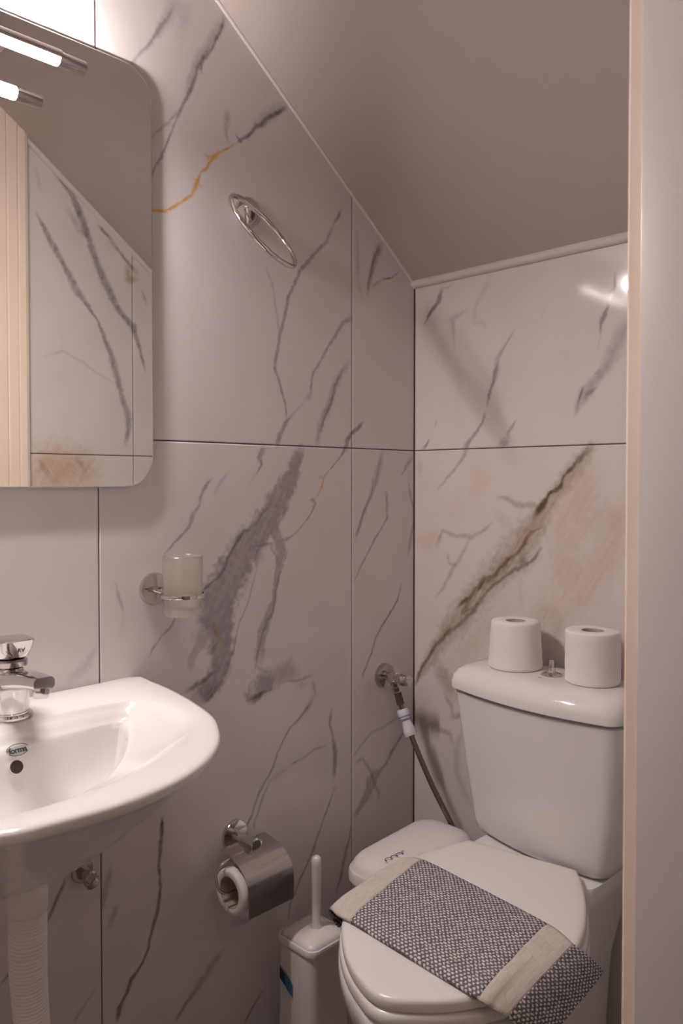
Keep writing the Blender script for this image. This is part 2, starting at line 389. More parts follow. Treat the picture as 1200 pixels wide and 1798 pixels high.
  ('b',40,[71,706,265,98,668,315,117,635,260]),
  ('g',35,[91,640,84,111,612,73,118,590,62]),
  ('b',45,[111,589,84,143,598,113,153,590,72]),
  ('b',40,[31,553,215,72,551,127,111,549,94,115,534,83]),
  ('s',35,[143,567,103,127,516,125,128,469,125,144,437,155,163,406,154]),
  ('s',30,[17,566,271,31,499,216]),
  ('b',25,[31,623,323,17,539,325]),
 ],
 'right': [
  ('g',65,[-536,2023,107,-497,1988,96,-475,1946,206,-440,1901,123,-408,1836,161,-375,1744,138,-341,1675,191,-299,1606,129,-256,1571,157,-238,1515,79,-216,1445,53]),
  ('s',40,[-453,1861,122,-421,1814,161,-395,1790,100]),
  ('g',60,[-538,1829,48,-514,1787,96,-495,1755,133,-461,1702,110,-429,1647,185,-406,1620,100,-370,1575,44,-336,1504,128,-311,1430,154,-294,1367,116,-276,1316,169,-274,1277,104,-284,1231,78]),
  ('k',60,[-362,1833,76,-346,1821,76,-326,1807,89]),
  ('p',90,[-329,1812,102,-322,1785,230]),
  ('b',60,[-326,1800,102,-276,1754,78,-244,1726,144]),
  ('l',70,[-276,1748,129,-269,1704,195,-240,1710,79]),
  ('s',30,[-517,1458,84,-470,1476,49,-411,1451,50,-322,1403,51]),
  ('s',35,[-540,1946,83,-528,1890,83]),
  ('g',50,[-226,1677,66,-215,1642,66]),
  ('e',80,[-547,1193,358,-498,1158,911,-427,1159,746,-379,1172,379]),
  ('b',40,[-541,1187,96,-504,1134,97]),
  ('b',40,[-433,1190,99,-407,1153,100]),
 ],
}
VCOL = {'g': (.155, .135, .150), 's': (.30, .275, .295), 'v': (.295, .268, .285), 'o': (.64, .355, .12), 'b': (.30, .19, .125), 'n': (.135, .08, .05),
        'k': (.075, .055, .058), 'e': (.58, .42, .30), 'p': (.70, .50, .41), 'l': (.40, .32, .19)}
SOFT = {'s': 1.0, 'v': .35, 'e': 1.4, 'p': 1.4, 'b': .9, 'l': .8}
rng = np.random.RandomState(11)
LAT = rng.rand(256, 256)
def vnoise(x, y):
    xi = np.floor(x).astype(int); yi = np.floor(y).astype(int); fx = x - xi; fy = y - yi
    fx = fx * fx * (3 - 2 * fx); fy = fy * fy * (3 - 2 * fy)
    a = LAT[xi % 256, yi % 256]; b = LAT[(xi + 1) % 256, yi % 256]; c = LAT[xi % 256, (yi + 1) % 256]; d = LAT[(xi + 1) % 256, (yi + 1) % 256]
    return (a * (1 - fx) + b * fx) * (1 - fy) + (c * (1 - fx) + d * fx) * fy
def fbm(x, y, o=4):
    s = 0; a = .5
    for k in range(o): s = s + a * (vnoise(x * 2 ** k + 17 * k, y * 2 ** k + 5 * k) - .5); a *= .55
    return s
def paint(wall, A, Z):
    """colour of the marble print at points (A along the wall, Z height), metres"""
    x = A * 1000.; z = Z * 1000.
    wx = x + 6 * fbm(x / 28, z / 28) + 2.0 * fbm(x / 7 + 50, z / 7); wz = z + 7 * fbm(x / 28 + 90, z / 28 + 33) + 2.0 * fbm(x / 7, z / 7 + 70)
    rag = fbm(x / 9, z / 9, 4); str_ = fbm((x * .85 - z * .5) / 5, (x * .5 + z * .85) / 60 + 9, 3)
    base = np.array({'left': (.695, .648, .650), 'back': (.70, .645, .625), 'right': (.70, .665, .65)}[wall])
    col = np.ones(x.shape + (3,)) * base
    tone = 1 + .05 * fbm(x / 160, z / 160 + 4, 3)
    col *= tone[..., None]
    order = {'e': 0, 'p': 0, 'v': 1, 's': 2, 'b': 2, 'l': 3, 'o': 4, 'g': 5, 'n': 5, 'k': 6}
    for kind, st, L in sorted(VEINS[wall], key=lambda q: order[q[0]]):
        st = st / 100. * {'b': 1.15, 'v': 1.15, 'e': 1.2}.get(kind, 1.); best = np.full(x.shape, -1e9)
        P = [(L[i], L[i + 1], L[i + 2] / 20. * {'v': 1.25, 'g': 1.2, 'k': 1.15, 'n': 1.35}.get(kind, 1.)) for i in range(0, len(L), 3)]
        if kind not in 'vepb': P = [(a, b, max(c * .95, 1.1)) for a, b, c in P]
        soft = SOFT.get(kind, .75)
        lo = min(p[0] - p[2] * 2.5 - 12 for p in P); hi = max(p[0] + p[2] * 2.5 + 12 for p in P)
        zl = min(p[1] - p[2] * 2.5 - 12 for p in P); zh = max(p[1] + p[2] * 2.5 + 12 for p in P)
        msk = (x > lo) & (x < hi) & (z > zl) & (z < zh)
        if not msk.any(): continue
        X = wx[msk]; Zz = wz[msk]; bst = np.zeros(X.shape); tot = len(P) - 1
        rg = rag[msk]
        for i in range(tot):
            (ax, az, aw), (bx, bz, bw) = P[i], P[i + 1]
            dx, dz = bx - ax, bz - az; l2 = dx * dx + dz * dz + 1e-6
            t = np.clip(((X - ax) * dx + (Zz - az) * dz) / l2, 0, 1)
            d = np.hypot(X - ax - t * dx, Zz - az - t * dz); wd = aw + (bw - aw) * t
            q = d / (wd * (1.08 + .8 * rg))
            e0, e1 = 1 - soft * .85, 1 + soft
            al = np.clip((e1 - q) / (e1 - max(e0, 0)), 0, 1); al = al * al * (3 - 2 * al)
            f = np.ones_like(t)
            if i == 0: f = np.minimum(f, .35 + 1.3 * t)
            if i == tot - 1: f = np.minimum(f, .35 + 1.3 * (1 - t))
            bst = np.maximum(bst, al * np.minimum(f, 1))
        k = bst * st * np.clip(1 + {'v': .35, 's': .6, 'b': .9, 'e': 1.3}.get(kind, .8) * str_[msk] + .5 * rg, .25, 1.35)
        k = np.clip(k, 0, 1)[:, None]
        c = col[msk]; col[msk] = c * (1 - k) + np.array(VCOL[kind]) * k
    return np.clip(col, .02, .9)

CEIL0, CEILK = 1.592, 0.744          # sloped ceiling: z = CEIL0 - CEILK*y  (y negative inside the room)
TOPZ = 2.42
RW = 0.85
def ceil_z(y): return min(CEIL0 - CEILK * y, TOPZ)
def tile(name, wall, a0, a1, z0, z1, step, parent, topf=None, depth=.009):
    """one big polished tile: dense front face that carries its print, arrissed rim, plain sides"""
    g = .0012
    a0 += g; a1 -= g; z0 += g; z1 -= g
    na = max(2, int(round((a1 - a0) / step))); nz = max(2, int(round((z1 - z0) / step)))
    av = np.linspace(a0, a1, na + 1)
    av = np.concatenate(([a0], [a0 + .0008], av[1:-1], [a1 - .0008], [a1]))
    zt = np.linspace(0, 1, nz + 1); zt = np.concatenate(([0, .0008 / (z1 - z0)], zt[1:-1], [1 - .0008 / (z1 - z0), 1]))
    top = np.array([min(z1, topf(a) + .004) if topf else z1 for a in av])
    keep = top > z0 + .01
    av = av[keep]; top = top[keep]
    A = np.repeat(av[:, None], len(zt), 1); Z = z0 + (top[:, None] - z0) * zt[None, :]
    n0, n1 = A.shape
    H = np.zeros_like(A); H[0, :] = H[-1, :] = H[:, 0] = H[:, -1] = -.0007
    c = paint(wall, A, Z).reshape(-1, 3)
    def pos(A, Z, H):
        if wall == 'left': return np.stack([H, A, Z], -1)
        if wall == 'back': return np.stack([A, -H, Z], -1)
        return np.stack([RW - H, A, Z], -1)
    co = pos(A, Z, H).reshape(-1, 3)
    idx = np.arange(n0 * n1).reshape(n0, n1)
    f = np.stack([idx[:-1, :-1], idx[1:, :-1], idx[1:, 1:], idx[:-1, 1:]], -1).reshape(-1, 4)
    if wall == 'right': f = f[:, ::-1]
    if wall == 'left': pass
    # rim to back
    loop = np.concatenate([idx[:, 0], idx[-1, 1:], idx[-2::-1, -1], idx[0, -2:0:-1]])
    bk = pos(A, Z, np.full_like(A, -depth)).reshape(-1, 3)[loop]
    nb = len(co); co2 = np.concatenate([co, bk]); bi = nb + np.arange(len(loop))
    s = np.stack([loop, bi, np.roll(bi, -1), np.roll(loop, -1)], -1)
    if wall == 'right': s = s[:, ::-1]
    F = np.concatenate([f, s])
    me = bpy.data.meshes.new(name)
    me.vertices.add(len(co2)); me.vertices.foreach_set('co', co2.ravel().astype(np.float32))
    me.loops.add(F.size); me.loops.foreach_set('vertex_index', F.ravel().astype(np.int32))
    me.polygons.add(len(F)); me.polygons.foreach_set('loop_start', (np.arange(len(F)) * 4).astype(np.int32))
    me.update(calc_edges=True); me.validate()
    at = me.color_attributes.new('vein', 'FLOAT_COLOR', 'POINT')
    cc = np.ones((len(co2), 4), np.float32); cc[:nb, :3] = c; cc[nb:, :3] = .10
    at.data.foreach_set('color', cc.ravel())
    me.materials.append(M['marble'])
    o = bpy.data.objects.new(name, me); COL.objects.link(o); setp(o, parent)
    return o

# ------------------------------------------------------------------ structure
def prism(pts, ext0, ext1, axis):
    """polygon extruded along an axis; pts are the other two coordinates"""
    bm = bmesh.new()
    def P(p, e): return {'x': (e, p[0], p[1]), 'y': (p[0], e, p[1]), 'z': (p[0], p[1], e)}[axis]
    return loft(bm, [[P(p, ext0) for p in pts], [P(p, ext1) for p in pts]])
YF = -1.62
wl = obj('wall_left', prism([(YF, 0), (.012, 0), (.012, 1.60), (-1.10, 2.44), (YF, 2.44)], -.10, -.003, 'x'), 'grout', smooth=False); wl['kind'] = 'structure'
wb = obj('wall_back', prism([(-.003, 0), (RW + .003, 0), (RW + .003, 1.60), (-.003, 1.60)], .003, .10, 'y'), 'grout', smooth=False); wb['kind'] = 'structure'
wr = obj('wall_right', prism([(-.655, 0), (.012, 0), (.012, 1.60), (-1.10, 2.44), (YF, 2.44), (YF, 0), (-1.42, 0), (-1.42, 2.02), (-.655, 2.02)], RW + .003, RW + .12, 'x'), 'grout', smooth=False); wr['kind'] = 'structure'
wf = obj('wall_front', B(-.10, RW + .12, YF - .1, YF, 0, 2.44), 'hallwall', smooth=False); wf['kind'] = 'structure'
ys = [.001, -.211, -.811, -1.411, YF]
for i in range(4):
    near = i < 3
    tile('tile', 'left', ys[i + 1], ys[i], 1.2, 2.42, .0026 if near else .02, wl, topf=ceil_z)
    tile('tile', 'left', ys[i + 1], ys[i], 0, 1.2, .0028 if near else .02, wl)
tile('tile', 'back', .0015, RW, 1.2, CEIL0 + .002, .003, wb); tile('tile', 'back', .0015, RW, 0, 1.2, .003, wb)
tile('tile', 'right', -.258, -.002, 1.2, 2.4, .004, wr, topf=ceil_z); tile('tile', 'right', -.655, -.258, 1.2, 2.4, .004, wr, topf=ceil_z)
tile('tile', 'right', -.258, -.002, 0, 1.2, .006, wr); tile('tile', 'right', -.655, -.258, 0, 1.2, .006, wr)
# floor of porcelain tiles
fl = obj('floor', B(-.1, 2.6, -2.7, .1, -.10, -.004), 'grout', smooth=False); fl['kind'] = 'structure'
for i in range(5):
    for j in range(5):
        x0 = -.05 + i * .6; y0 = -2.7 + j * .6
        obj('tile', B(x0 + .0015, min(x0 + .6, 2.6) - .0015, y0 + .0015, min(y0 + .6, .0) - .0015, -.01, 0, bev=.001, seg=1), 'floor', fl, smooth=False) if y0 < -.1 else None
# sloped ceiling under the stairs and the flat one above the door
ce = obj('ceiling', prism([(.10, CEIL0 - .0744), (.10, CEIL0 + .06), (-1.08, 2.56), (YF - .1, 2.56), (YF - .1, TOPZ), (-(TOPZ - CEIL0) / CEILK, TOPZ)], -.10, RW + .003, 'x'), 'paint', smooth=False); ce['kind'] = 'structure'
# filler beads where ceiling meets the tiles
def cove(name, pts, r):
    bm = tube(bmesh.new(), pts, r, 10); o = obj(name, bm, 'cove'); o['kind'] = 'structure'; return o
yk = -(TOPZ - CEIL0) / CEILK
cove('trim_1', [(.001, 0, CEIL0 - .001), (.001, yk, TOPZ - .001)], .0042)
cove('trim_2', [(0, -.001, CEIL0 - .001), (RW, -.001, CEIL0 - .001)], .011)
cove('trim_3', [(RW - .001, 0, CEIL0 - .001), (RW - .001, -.655, CEIL0 + CEILK * .655 - .001)], .010)

# door frame: lining, rebate and moulded architraves on the room side
df = bpy.data.objects.new('door_1', None); COL.objects.link(df); df.location = (RW + .06, -1.03, 0); df['kind'] = 'structure'
def archi(y_in, sgn, z1=2.02):
    # profile across the architrave (offset from opening, projection from wall)
    prof = [(0, 0), (0, .0135), (.003, .0165), (.030, .0170), (.033, .0145), (.036, .0170), (.058, .0185), (.061, .0155), (.064, .0190), (.078, .0205), (.086, .0170), (.090, .010), (.092, 0)]
    return loft(bmesh.new(), [[(RW - p, y_in + sgn * o, z) for o, p in prof] for z in (0, z1)])
OY = -.655
obj('architrave', archi(OY, 1, 2.085), 'cream', df, angle=25, label='cream moulded frame strip inside the room')
obj('architrave', archi(-1.42, -1, 2.085), 'cream', df, angle=25)
obj('lining', B(RW + .0, RW + .15, OY - .0025 - .001, OY + .02, 0, 2.02, bev=.0012), 'jamb', df, label='smooth greyish painted door lining')
obj('lining', B(RW + .0, RW + .15, -1.44, -1.42 + .003, 0, 2.02, bev=.0012), 'jamb', df)
obj('head_lining', B(RW, RW + .15, -1.42, OY, 2.0, 2.06, bev=.0012), 'jamb', df)
obj('head_architrave', B(RW - .017, RW, -1.42, OY, 2.0, 2.085, bev=.002), 'cream', df)
# hallway outside the doorway
for nm, a in (('wall_hall_far', (2.5, 2.6, -2.7, .1, 0, 2.44)), ('wall_hall_north', (RW + .12, 2.5, 0.0, .1, 0, 2.44)), ('wall_hall_south', (RW + .12, 2.5, -2.7, -2.6, 0, 2.44)), ('ceiling_hall', (RW + .004, 2.6, -2.7, .1, 2.44, 2.54))):
    o = obj(nm, B(*a), 'hallwall', smooth=False); o['kind'] = 'structure'
o = obj('wall_hall_west', prism([(-2.6, 0), (YF, 0), (YF, 2.44), (-2.6, 2.44)], RW + .1, RW + .12, 'x'), 'hallwall', smooth=False); o['kind'] = 'structure'
# ------------------------------------------------------------------ mirror and its lamp
MY0, MY1, MZ0, MZ1 = -1.235, -.712, 1.118, 1.829
mi = thing('wall_mirror', 'frameless rectangular wall mirror with rounded corners above the washbasin', 'mirror', (.0, -.98, MZ0))
def plate(x0, x1, grow, bev=0):
    r = [(y, z) for y, z in rrect((MY0 + MY1) / 2, (MZ0 + MZ1) / 2, (MY1 - MY0) / 2 + grow, (MZ1 - MZ0) / 2 + grow, .055 + grow, 12)]
    rings = [[(x0, y, z) for y, z in r]]
    if bev:
        r2 = rrect((MY0 + MY1) / 2, (MZ0 + MZ1) / 2, (MY1 - MY0) / 2 + grow - bev, (MZ1 - MZ0) / 2 + grow - bev, .055 + grow - bev, 12)
        rings += [[(x1 - bev * .4, y, z) for y, z in r], [(x1, y, z) for y, z in r2]]
    else: rings += [[(x1, y, z) for y, z in r]]
    return loft(bmesh.new(), rings)
obj('backing_board', plate(.0005, .005, -.012), 'dark', mi)
obj('mirror_edge', plate(.005, .0088, 0, .0015), 'mirroredge', mi, angle=20)
obj('mirror_glass', plate(.0080, .0092, -.0022), 'mirror', mi, smooth=False)

LX, LZ, LY0, LY1 = .084, 1.7485, -1.21, -.916
la = thing('mirror_lamp', 'lit chrome tube lamp mounted across the top of the mirror', 'lamp', (.03, -1.0, LZ))
obj('lamp_tube', Lt([(.0095, 0), (.0105, .001), (.0105, LY1 - LY0 - .001), (.0095, LY1 - LY0)], (LX, LY0, LZ), (0, 1, 0), 28), 'tube', la, label='glowing white tube')
for s, y in ((1, LY1), (-1, LY0)):
    obj('end_cap', Lt([(.0102, 0), (.0108, .001), (.0108, .040), (.0100, .0415)], (LX, y, LZ), (0, s, 0), 28), 'chrome_soft', la, angle=30)
def shell(a0, a1, r0, r1, ya, yb):
    A_ = np.radians(np.linspace(a0, a1, 16))
    return loft(bmesh.new(), [[(LX + r1 * math.cos(a), y, LZ + r1 * math.sin(a)) for a in A_] + [(LX + r0 * math.cos(a), y, LZ + r0 * math.sin(a)) for a in A_[::-1]] for y in (ya, yb)])
obj('top_housing', shell(-14, 96, .0115, .0130, LY0 - .01, LY1 + .002), 'chrome_soft', la, angle=30)
obj('bracket', B(.0095, LX - .010, -1.03, -.985, LZ - .004, LZ + .004, bev=.001), 'chrome_soft', la)
obj('bracket_clip', B(.0093, .013, -1.035, -.98, LZ - .010, MZ1 + .002, bev=.001), 'chrome_soft', la)

# ------------------------------------------------------------------ washbasin
wbx = thing('washbasin', 'white ceramic wall-hung washbasin with curved front below the mirror', 'washbasin', (0, -1.03, .60))
CX, CYB = .20, -1.03
def polar_ring(pts, n=120):
    """closed smooth outline through control points, resampled by angle around (CX, CYB)"""
    c = np.array(catmull(pts, 10, True)); an = np.arctan2(c[:, 1] - CYB, c[:, 0] - CX); ra = np.hypot(c[:, 0] - CX, c[:, 1] - CYB)
    o = np.argsort(an); an = an[o]; ra = ra[o]
    A = np.linspace(-PI, PI, n, endpoint=False)
    return A, np.interp(A, an, ra, period=2 * PI)
outer = [(.003, -.745), (.05, -.744), (.10, -.747), (.155, -.755), (.21, -.766), (.283, -.786), (.338, -.815), (.385, -.850), (.425, -.895), (.453, -.945), (.468, -.995), (.474, -1.05), (.469, -1.108), (.462, -1.15), (.435, -1.20), (.375, -1.25), (.29, -1.285), (.20, -1.303), (.10, -1.313), (.05, -1.316), (.003, -1.315), (.003, -1.22), (.003, -1.13), (.003, -1.03), (.003, -.93), (.003, -.83)]
inner = [(.130, -.835), (.165, -.815), (.226, -.812), (.280, -.830), (.322, -.862), (.355, -.91), (.385, -.965), (.408, -1.03), (.414, -1.09), (.408, -1.13), (.375, -1.18), (.31, -1.225), (.225, -1.25), (.16, -1.24), (.125, -1.21), (.118, -1.12), (.118, -1.03), (.118, -.93), (.122, -.875)]
crease = [(.142, -.852), (.18, -.862), (.228, -.890), (.270, -.920), (.306, -.952), (.335, -.985), (.355, -1.02), (.368, -1.06), (.362, -1.10), (.330, -1.145), (.28, -1.18), (.20, -1.205), (.155, -1.19), (.14, -1.12), (.138, -1.03), (.138, -.95), (.138, -.90)]
A, Ro = polar_ring(outer); _, Ri = polar_ring(inner); _, Rc = polar_ring(crease)
ca, sa = np.cos(A), np.sin(A)
def ring(R, z, cx=CX, cy=CYB):
    z = np.broadcast_to(z, R.shape)
    return [(max(cx + r * c, .0015), cy + r * s, zz) for r, c, s, zz in zip(R, ca, sa, z)]
RZ = .795
def under(sc, z, fx=.0):
    # underside sections shrink towards the wall and the middle
    P = []
    for r, c, s in zip(Ro, ca, sa):
        x = CX + r * c; y = CYB + r * s
        P.append((max(.0015, .0015 + (x - .0015) * sc[0]), CYB + (y - CYB) * sc[1], z))
    return P
rings = [under((.34, .20), .600), under((.42, .26), .604), under((.52, .36), .618), under((.64, .52), .650), under((.76, .70), .692), under((.86, .84), .730), under((.925, .925), .756),
         under((.962, .966), .770), under((.980, .983), .7765), ring(Ro - .0035, .7800), ring(Ro - .0008, .7835), ring(Ro, .7875), ring(Ro - .0010, .7915), ring(Ro - .0040, .7942), ring(Ro - .009, RZ),
         ring(Ri + .010, RZ - .0015), ring(Ri + .003, RZ - .004), ring(Ri - .001, RZ - .0085), ring(Ri * .8 + Rc * .2 - .002, .7835), ring(Ri * .4 + Rc * .6, .776), ring(Rc + .006, .7705), ring(Rc + .002, .769), ring(Rc - .002, .766), ring(Rc - .006, .758)]
cxb, cyb = .265, -1.035
for f, z in ((.93, .735), (.88, .71), (.80, .688), (.66, .672), (.48, .663), (.28, .659), (.10, .657)):
    rr = []
    for r, c, s in zip(Rc, ca, sa):
        x = CX + r * c; y = CYB + r * s; rr.append((cxb + (x - cxb) * f, cyb + (y - cyb) * f, z))
    rings.append(rr)
obj('basin', loft(bmesh.new(), rings), 'porcelain', wbx, angle=60)
obj('drain_ring', Lt([(.030, 0), (.031, .002), (.028, .004), (.020, .003), (.019, .0)], (cxb, cyb, .657), (0, 0, 1), 32), 'chrome', wbx)
obj('drain_plug', Lt([(.018, 0), (.018, .005), (.012, .007), (.0, .0075)], (cxb, cyb, .657), (0, 0, 1), 28, True, False), 'chrome', wbx)
# overflow opening and printed maker's mark on the back slope of the bowl
def slope_x(z): return float(np.interp(z, [.688, .71, .735, .758, .766, .776], [.163, .153, .1469, .144, .140, .130]))
OVY = -1.013
bm = bmesh.new(); nrm = Vector((.93, 0, .36)).normalized()
oz = .742; lathe(bm, [(.0, .0012), (.0085, .0012), (.0100, .0018), (.0108, .0012), (.0108, -.002)], (slope_x(oz) + .0005, OVY, oz), nrm, 28, False, True)
obj('overflow_rim', bm, 'porcelain', wbx)
obj('overflow_hole', Lt([(.0, 0), (.0088, 0), (.0088, .0006), (0, .0006)], (slope_x(oz) + .0018, OVY, oz), nrm, 28, False, False), 'dark', wbx, label='dark round overflow hole')
def text_mesh(s, size, ext, bold=.0):
    cu = bpy.data.curves.new('t', 'FONT'); cu.body = s; cu.size = size; cu.extrude = ext; cu.align_x = 'CENTER'; cu.align_y = 'CENTER'; cu.offset = bold; cu.space_character = .92; cu.resolution_u = 3
    to = bpy.data.objects.new('t', cu); COL.objects.link(to); dg = bpy.context.evaluated_depsgraph_get(); me = bpy.data.meshes.new_from_object(to.evaluated_get(dg))
    bpy.data.objects.remove(to); return me
def place_text(name, s, size, center, right, up, mk, parent, bold=0., ext=.0002, extra=None):
    me = text_mesh(s, size, ext, bold); bm = bmesh.new(); bm.from_mesh(me)
    if extra: extra(bm)
    r = Vector(right).normalized(); u = Vector(up); u = (u - r * u.dot(r)).normalized(); n = r.cross(u)
    mx = Matrix((r, u, n)).transposed().to_4x4(); mx.translation = Vector(center); bmesh.ops.transform(bm, matrix=mx, verts=bm.verts)
    return obj(name, bm, mk, parent, smooth=False)
def oval(bm):
    for a0, a1, rx, rz in ((20, 185, .0150, .0078), (215, 330, .0150, .0078)):
        pts = [(rx * math.cos(math.radians(a)), rz * math.sin(math.radians(a)) + .0005, 0) for a in np.linspace(a0, a1, 24)]
        tube(bm, pts, .0005, 5)
place_text('maker_mark', 'forma', .0112, (slope_x(.763) + .0012, OVY + .004, .763), (0, 1, 0), (-.45, 0, .9), 'ink', wbx, bold=.0003, extra=oval)

# ------------------------------------------------------------------ mixer tap
FX, FY, FZ = .085, -.995, RZ - .0005
fa = thing('mixer_tap', 'chrome single-lever mixer tap standing on the washbasin', 'tap', (FX, FY, FZ))
obj('base_ring', Lt([(.030, 0), (.0305, .003), (.029, .0055), (.0265, .006), (.0265, .008)], (FX, FY, FZ), n=40), 'chrome', fa)
obj('body', Lt([(.0245, .006), (.0258, .010), (.0262, .03), (.0262, .052), (.0250, .058), (.022, .062), (.019, .064), (.019, .072)], (FX, FY, FZ), n=40), 'chrome', fa)
rs = []
for t in np.linspace(0, 1, 9):
    x = FX + .012 + t * .098; z = FZ + .054 + .020 * t - .008 * t * t; hw = .021 - .0065 * t; hh = .0125 - .004 * t
    rs.append([(x, FY + a, z + b) for a, b in rrect(0, 0, hw, hh, hh * .75, 5)])
obj('spout', loft(bmesh.new(), rs), 'chrome', fa, angle=60)
obj('aerator', Lt([(.0115, 0), (.0118, -.003), (.0118, -.010), (.0100, -.0105), (.0100, -.014)], (FX + .100, FY, FZ + .060), n=30), 'chrome', fa, angle=30)
obj('cartridge_collar', Lt([(.0205, .070), (.0235, .073), (.0240, .080), (.0215, .083)], (FX, FY, FZ), n=36), 'chrome_soft', fa)
rs = []
for h, hx, hy, r in ((.083, .018, .018, .017), (.087, .0235, .0235, .020), (.096, .0250, .0255, .016), (.105, .0265, .027, .014), (.110, .027, .028, .014), (.1115, .025, .026, .013)):
    rs.append([(x + (h - .083) * .10, y, FZ + h) for x, y in rrect(FX, FY, hx, hy, r, 8)])
obj('handle', loft(bmesh.new(), rs), 'chrome', fa, angle=35)
rs = []
for t in np.linspace(0, 1, 6):
    x = FX + .018 + t * .05; z = FZ + .106 + .012 * t; hw = .017 - .006 * t; rs.append([(x, FY + a, z + b) for a, b in rrect(0, 0, hw, .0035, .003, 4)])
place_text('handle_emblem', 'RV', .009, (FX + .0272, FY + .005, FZ + .097), (0, 1, 0), (.1, 0, 1), 'ink', fa, bold=.0001)

# ------------------------------------------------------------------ white waste pipe and isolating valve under the basin
pp = thing('waste_pipe', 'white ribbed flexible waste pipe under the washbasin', 'pipe', (.13, -1.0, 0))
PX, PY = .142, -.997
obj('nut', Lt([(.037, .0), (.039, -.006), (.036, -.022), (.029, -.026), (.027, -.028)], (PX, PY, .603), n=36), 'pipe', pp)
obj('sleeve', Lt([(.0255, 0), (.0265, -.002), (.0265, -.040), (.0255, -.042)], (PX, PY, .579), n=36), 'pipe', pp)
bm = bmesh.new(); pr = []; z = 0
pts = catmull([(PX, PY, .538), (PX, PY, .45), (PX + .004, PY + .004, .36), (PX + .010, PY + .006, .26), (PX + .012, PY + .006, .15), (PX + .012, PY + .006, .0)], 60)
def rib(t): return .0235 + .0013 * (1 if (t * 90) % 1 < .55 else 0) + .0010 * math.sin(t * 14)
tube(bm, pts, .025, 28, rf=rib)
obj('ribbed_hose', bm, 'pipe', pp, angle=25)

def rosette(parent, y, z, r=.028, th=.006, mk='chrome', axis=(1, 0, 0), x=0.):
    return obj('rosette', Lt([(r, 0), (r, th * .5), (r - .0015, th), (r * .45, th + .0015)], (x, y, z), axis, 40), mk, parent, angle=35)
iv = thing('isolating_valve', 'small chrome isolating valve on the wall under the washbasin', 'valve', (0, -.846, .487))
rosette(iv, -.846, .490, .019, .005, 'chrome_soft')
obj('valve_body', Lt([(.0085, .005), (.0085, .018), (.010, .019), (.010, .032), (.008, .034)], (0, -.846, .490), (1, 0, 0), 20), 'chrome_soft', iv)
obj('knob', Lt([(.006, 0), (.012, .003), (.013, .012), (.010, .016)], (.024, -.846, .486), (0, .6, -.8), 16), 'chrome_soft', iv)

# ------------------------------------------------------------------ towel ring
tr = thing('towel_ring', 'round chrome towel ring fixed on the marble wall', 'towel ring', (0, -.498, 1.646))
rosette(tr, -.498, 1.642, .029, .007)
RC = Vector((.108, -.547, 1.573)); RN = Vector((.72, .26, .55)).normalized()
d, u, v = frame_from(RN)
cpts = [RC + (u * math.cos(a) + v * math.sin(a)) * .079 for a in np.linspace(0, 2 * PI, 64, endpoint=False)]
top = max(cpts, key=lambda p: p.z - abs(p.y + .505) * .6 - p.x * 2)
obj('post', Lt([(.017, 0), (.0185, .004), (.0185, .034), (.0170, .037), (.010, .038)], (.008, -.503, 1.634), (.030, -.030, -.012), 36), 'chrome', tr, angle=30)
obj('ring', tube(bmesh.new(), cpts, .0048, 14, closed=True), 'chrome', tr)

# ------------------------------------------------------------------ tumbler holder and frosted tumbler
gh = thing('tumbler_holder', 'chrome wall-mounted tumbler holder between mirror and paper holder', 'tumbler holder', (0, -.708, .940))
GY, GX, GZ = -.700, .078, .936
rosette(gh, -.708, .940, .029, .007)
obj('arm', tube(bmesh.new(), [(.005, -.708, .940), (.030, -.706, .938), (GX - .034, -.703, GZ)], .0065, 16), 'chrome', gh)
obj('ring', loft(bmesh.new(), [[(GX + r * math.cos(a), GY + r * math.sin(a), GZ + h) for a in np.linspace(0, 2 * PI, 48, endpoint=False)] for r, h in ((.0352, -.0035), (.0372, -.003), (.0376, 0), (.0372, .003), (.0352, .0035), (.0348, 0), (.0352, -.0035))], False, False), 'chrome', gh)
gl = obj('tumbler', Lt([(.0, .0035 - .034), (.028, -.034), (.0305, -.032), (.0318, -.026), (.0322, .0), (.0335, .062), (.0340, .0655), (.0330, .0668), (.0318, .0655), (.0312, .055), (.0300, 0), (.0290, -.018), (.026, -.022), (.0, -.023)], (GX, GY, GZ), n=48, cap0=False, cap1=False), 'glassfrost')
props(gl, 'frosted glass tumbler held in the chrome wall holder', 'tumbler')

# ------------------------------------------------------------------ toilet paper holder with roll
RYc, RXc, RZc = -.543, .070, .388
ph = thing('paper_holder', 'chrome toilet paper holder with curved cover plate on the wall', 'paper holder', (0, -.533, .45))
rosette(ph, -.535, .452, .029, .006)
obj('post', Lt([(.0105, .004), (.0095, .012), (.0095, .052), (.0125, .056), (.0125, .066), (.0105, .069)], (0, -.535, .452), (1, 0, 0), 24), 'chrome', ph, angle=30)
prof = [(.030, .450), (.050, .4475), (.068, .4440), (.085, .438), (.100, .428), (.1105, .414), (.1150, .398), (.1160, .380), (.1150, .352)]
pf = catmull([(a, b, 0) for a, b in prof], 6)
bm = bmesh.new(); y0, y1 = -.590, -.484
top_ = [(p[0], p[1]) for p in pf]
off = []
for i, p in enumerate(top_):
    a = top_[max(i - 1, 0)]; b = top_[min(i + 1, len(top_) - 1)]; t = Vector((b[0] - a[0], b[1] - a[1])).normalized(); off.append((p[0] - t.y * -.0012, p[1] - t.x * .0012))
sec = top_ + off[::-1]
loft(bm, [[(a, y, b) for a, b in sec] for y in (y0, y0 + .002, y1 - .002, y1)])
obj('cover_plate', bm, 'chrome_soft', ph, angle=30, label='curved polished cover plate')
obj('cover_clip', B(.050, .068, -.548, -.520, .438, .458, bev=.002), 'chrome', ph)
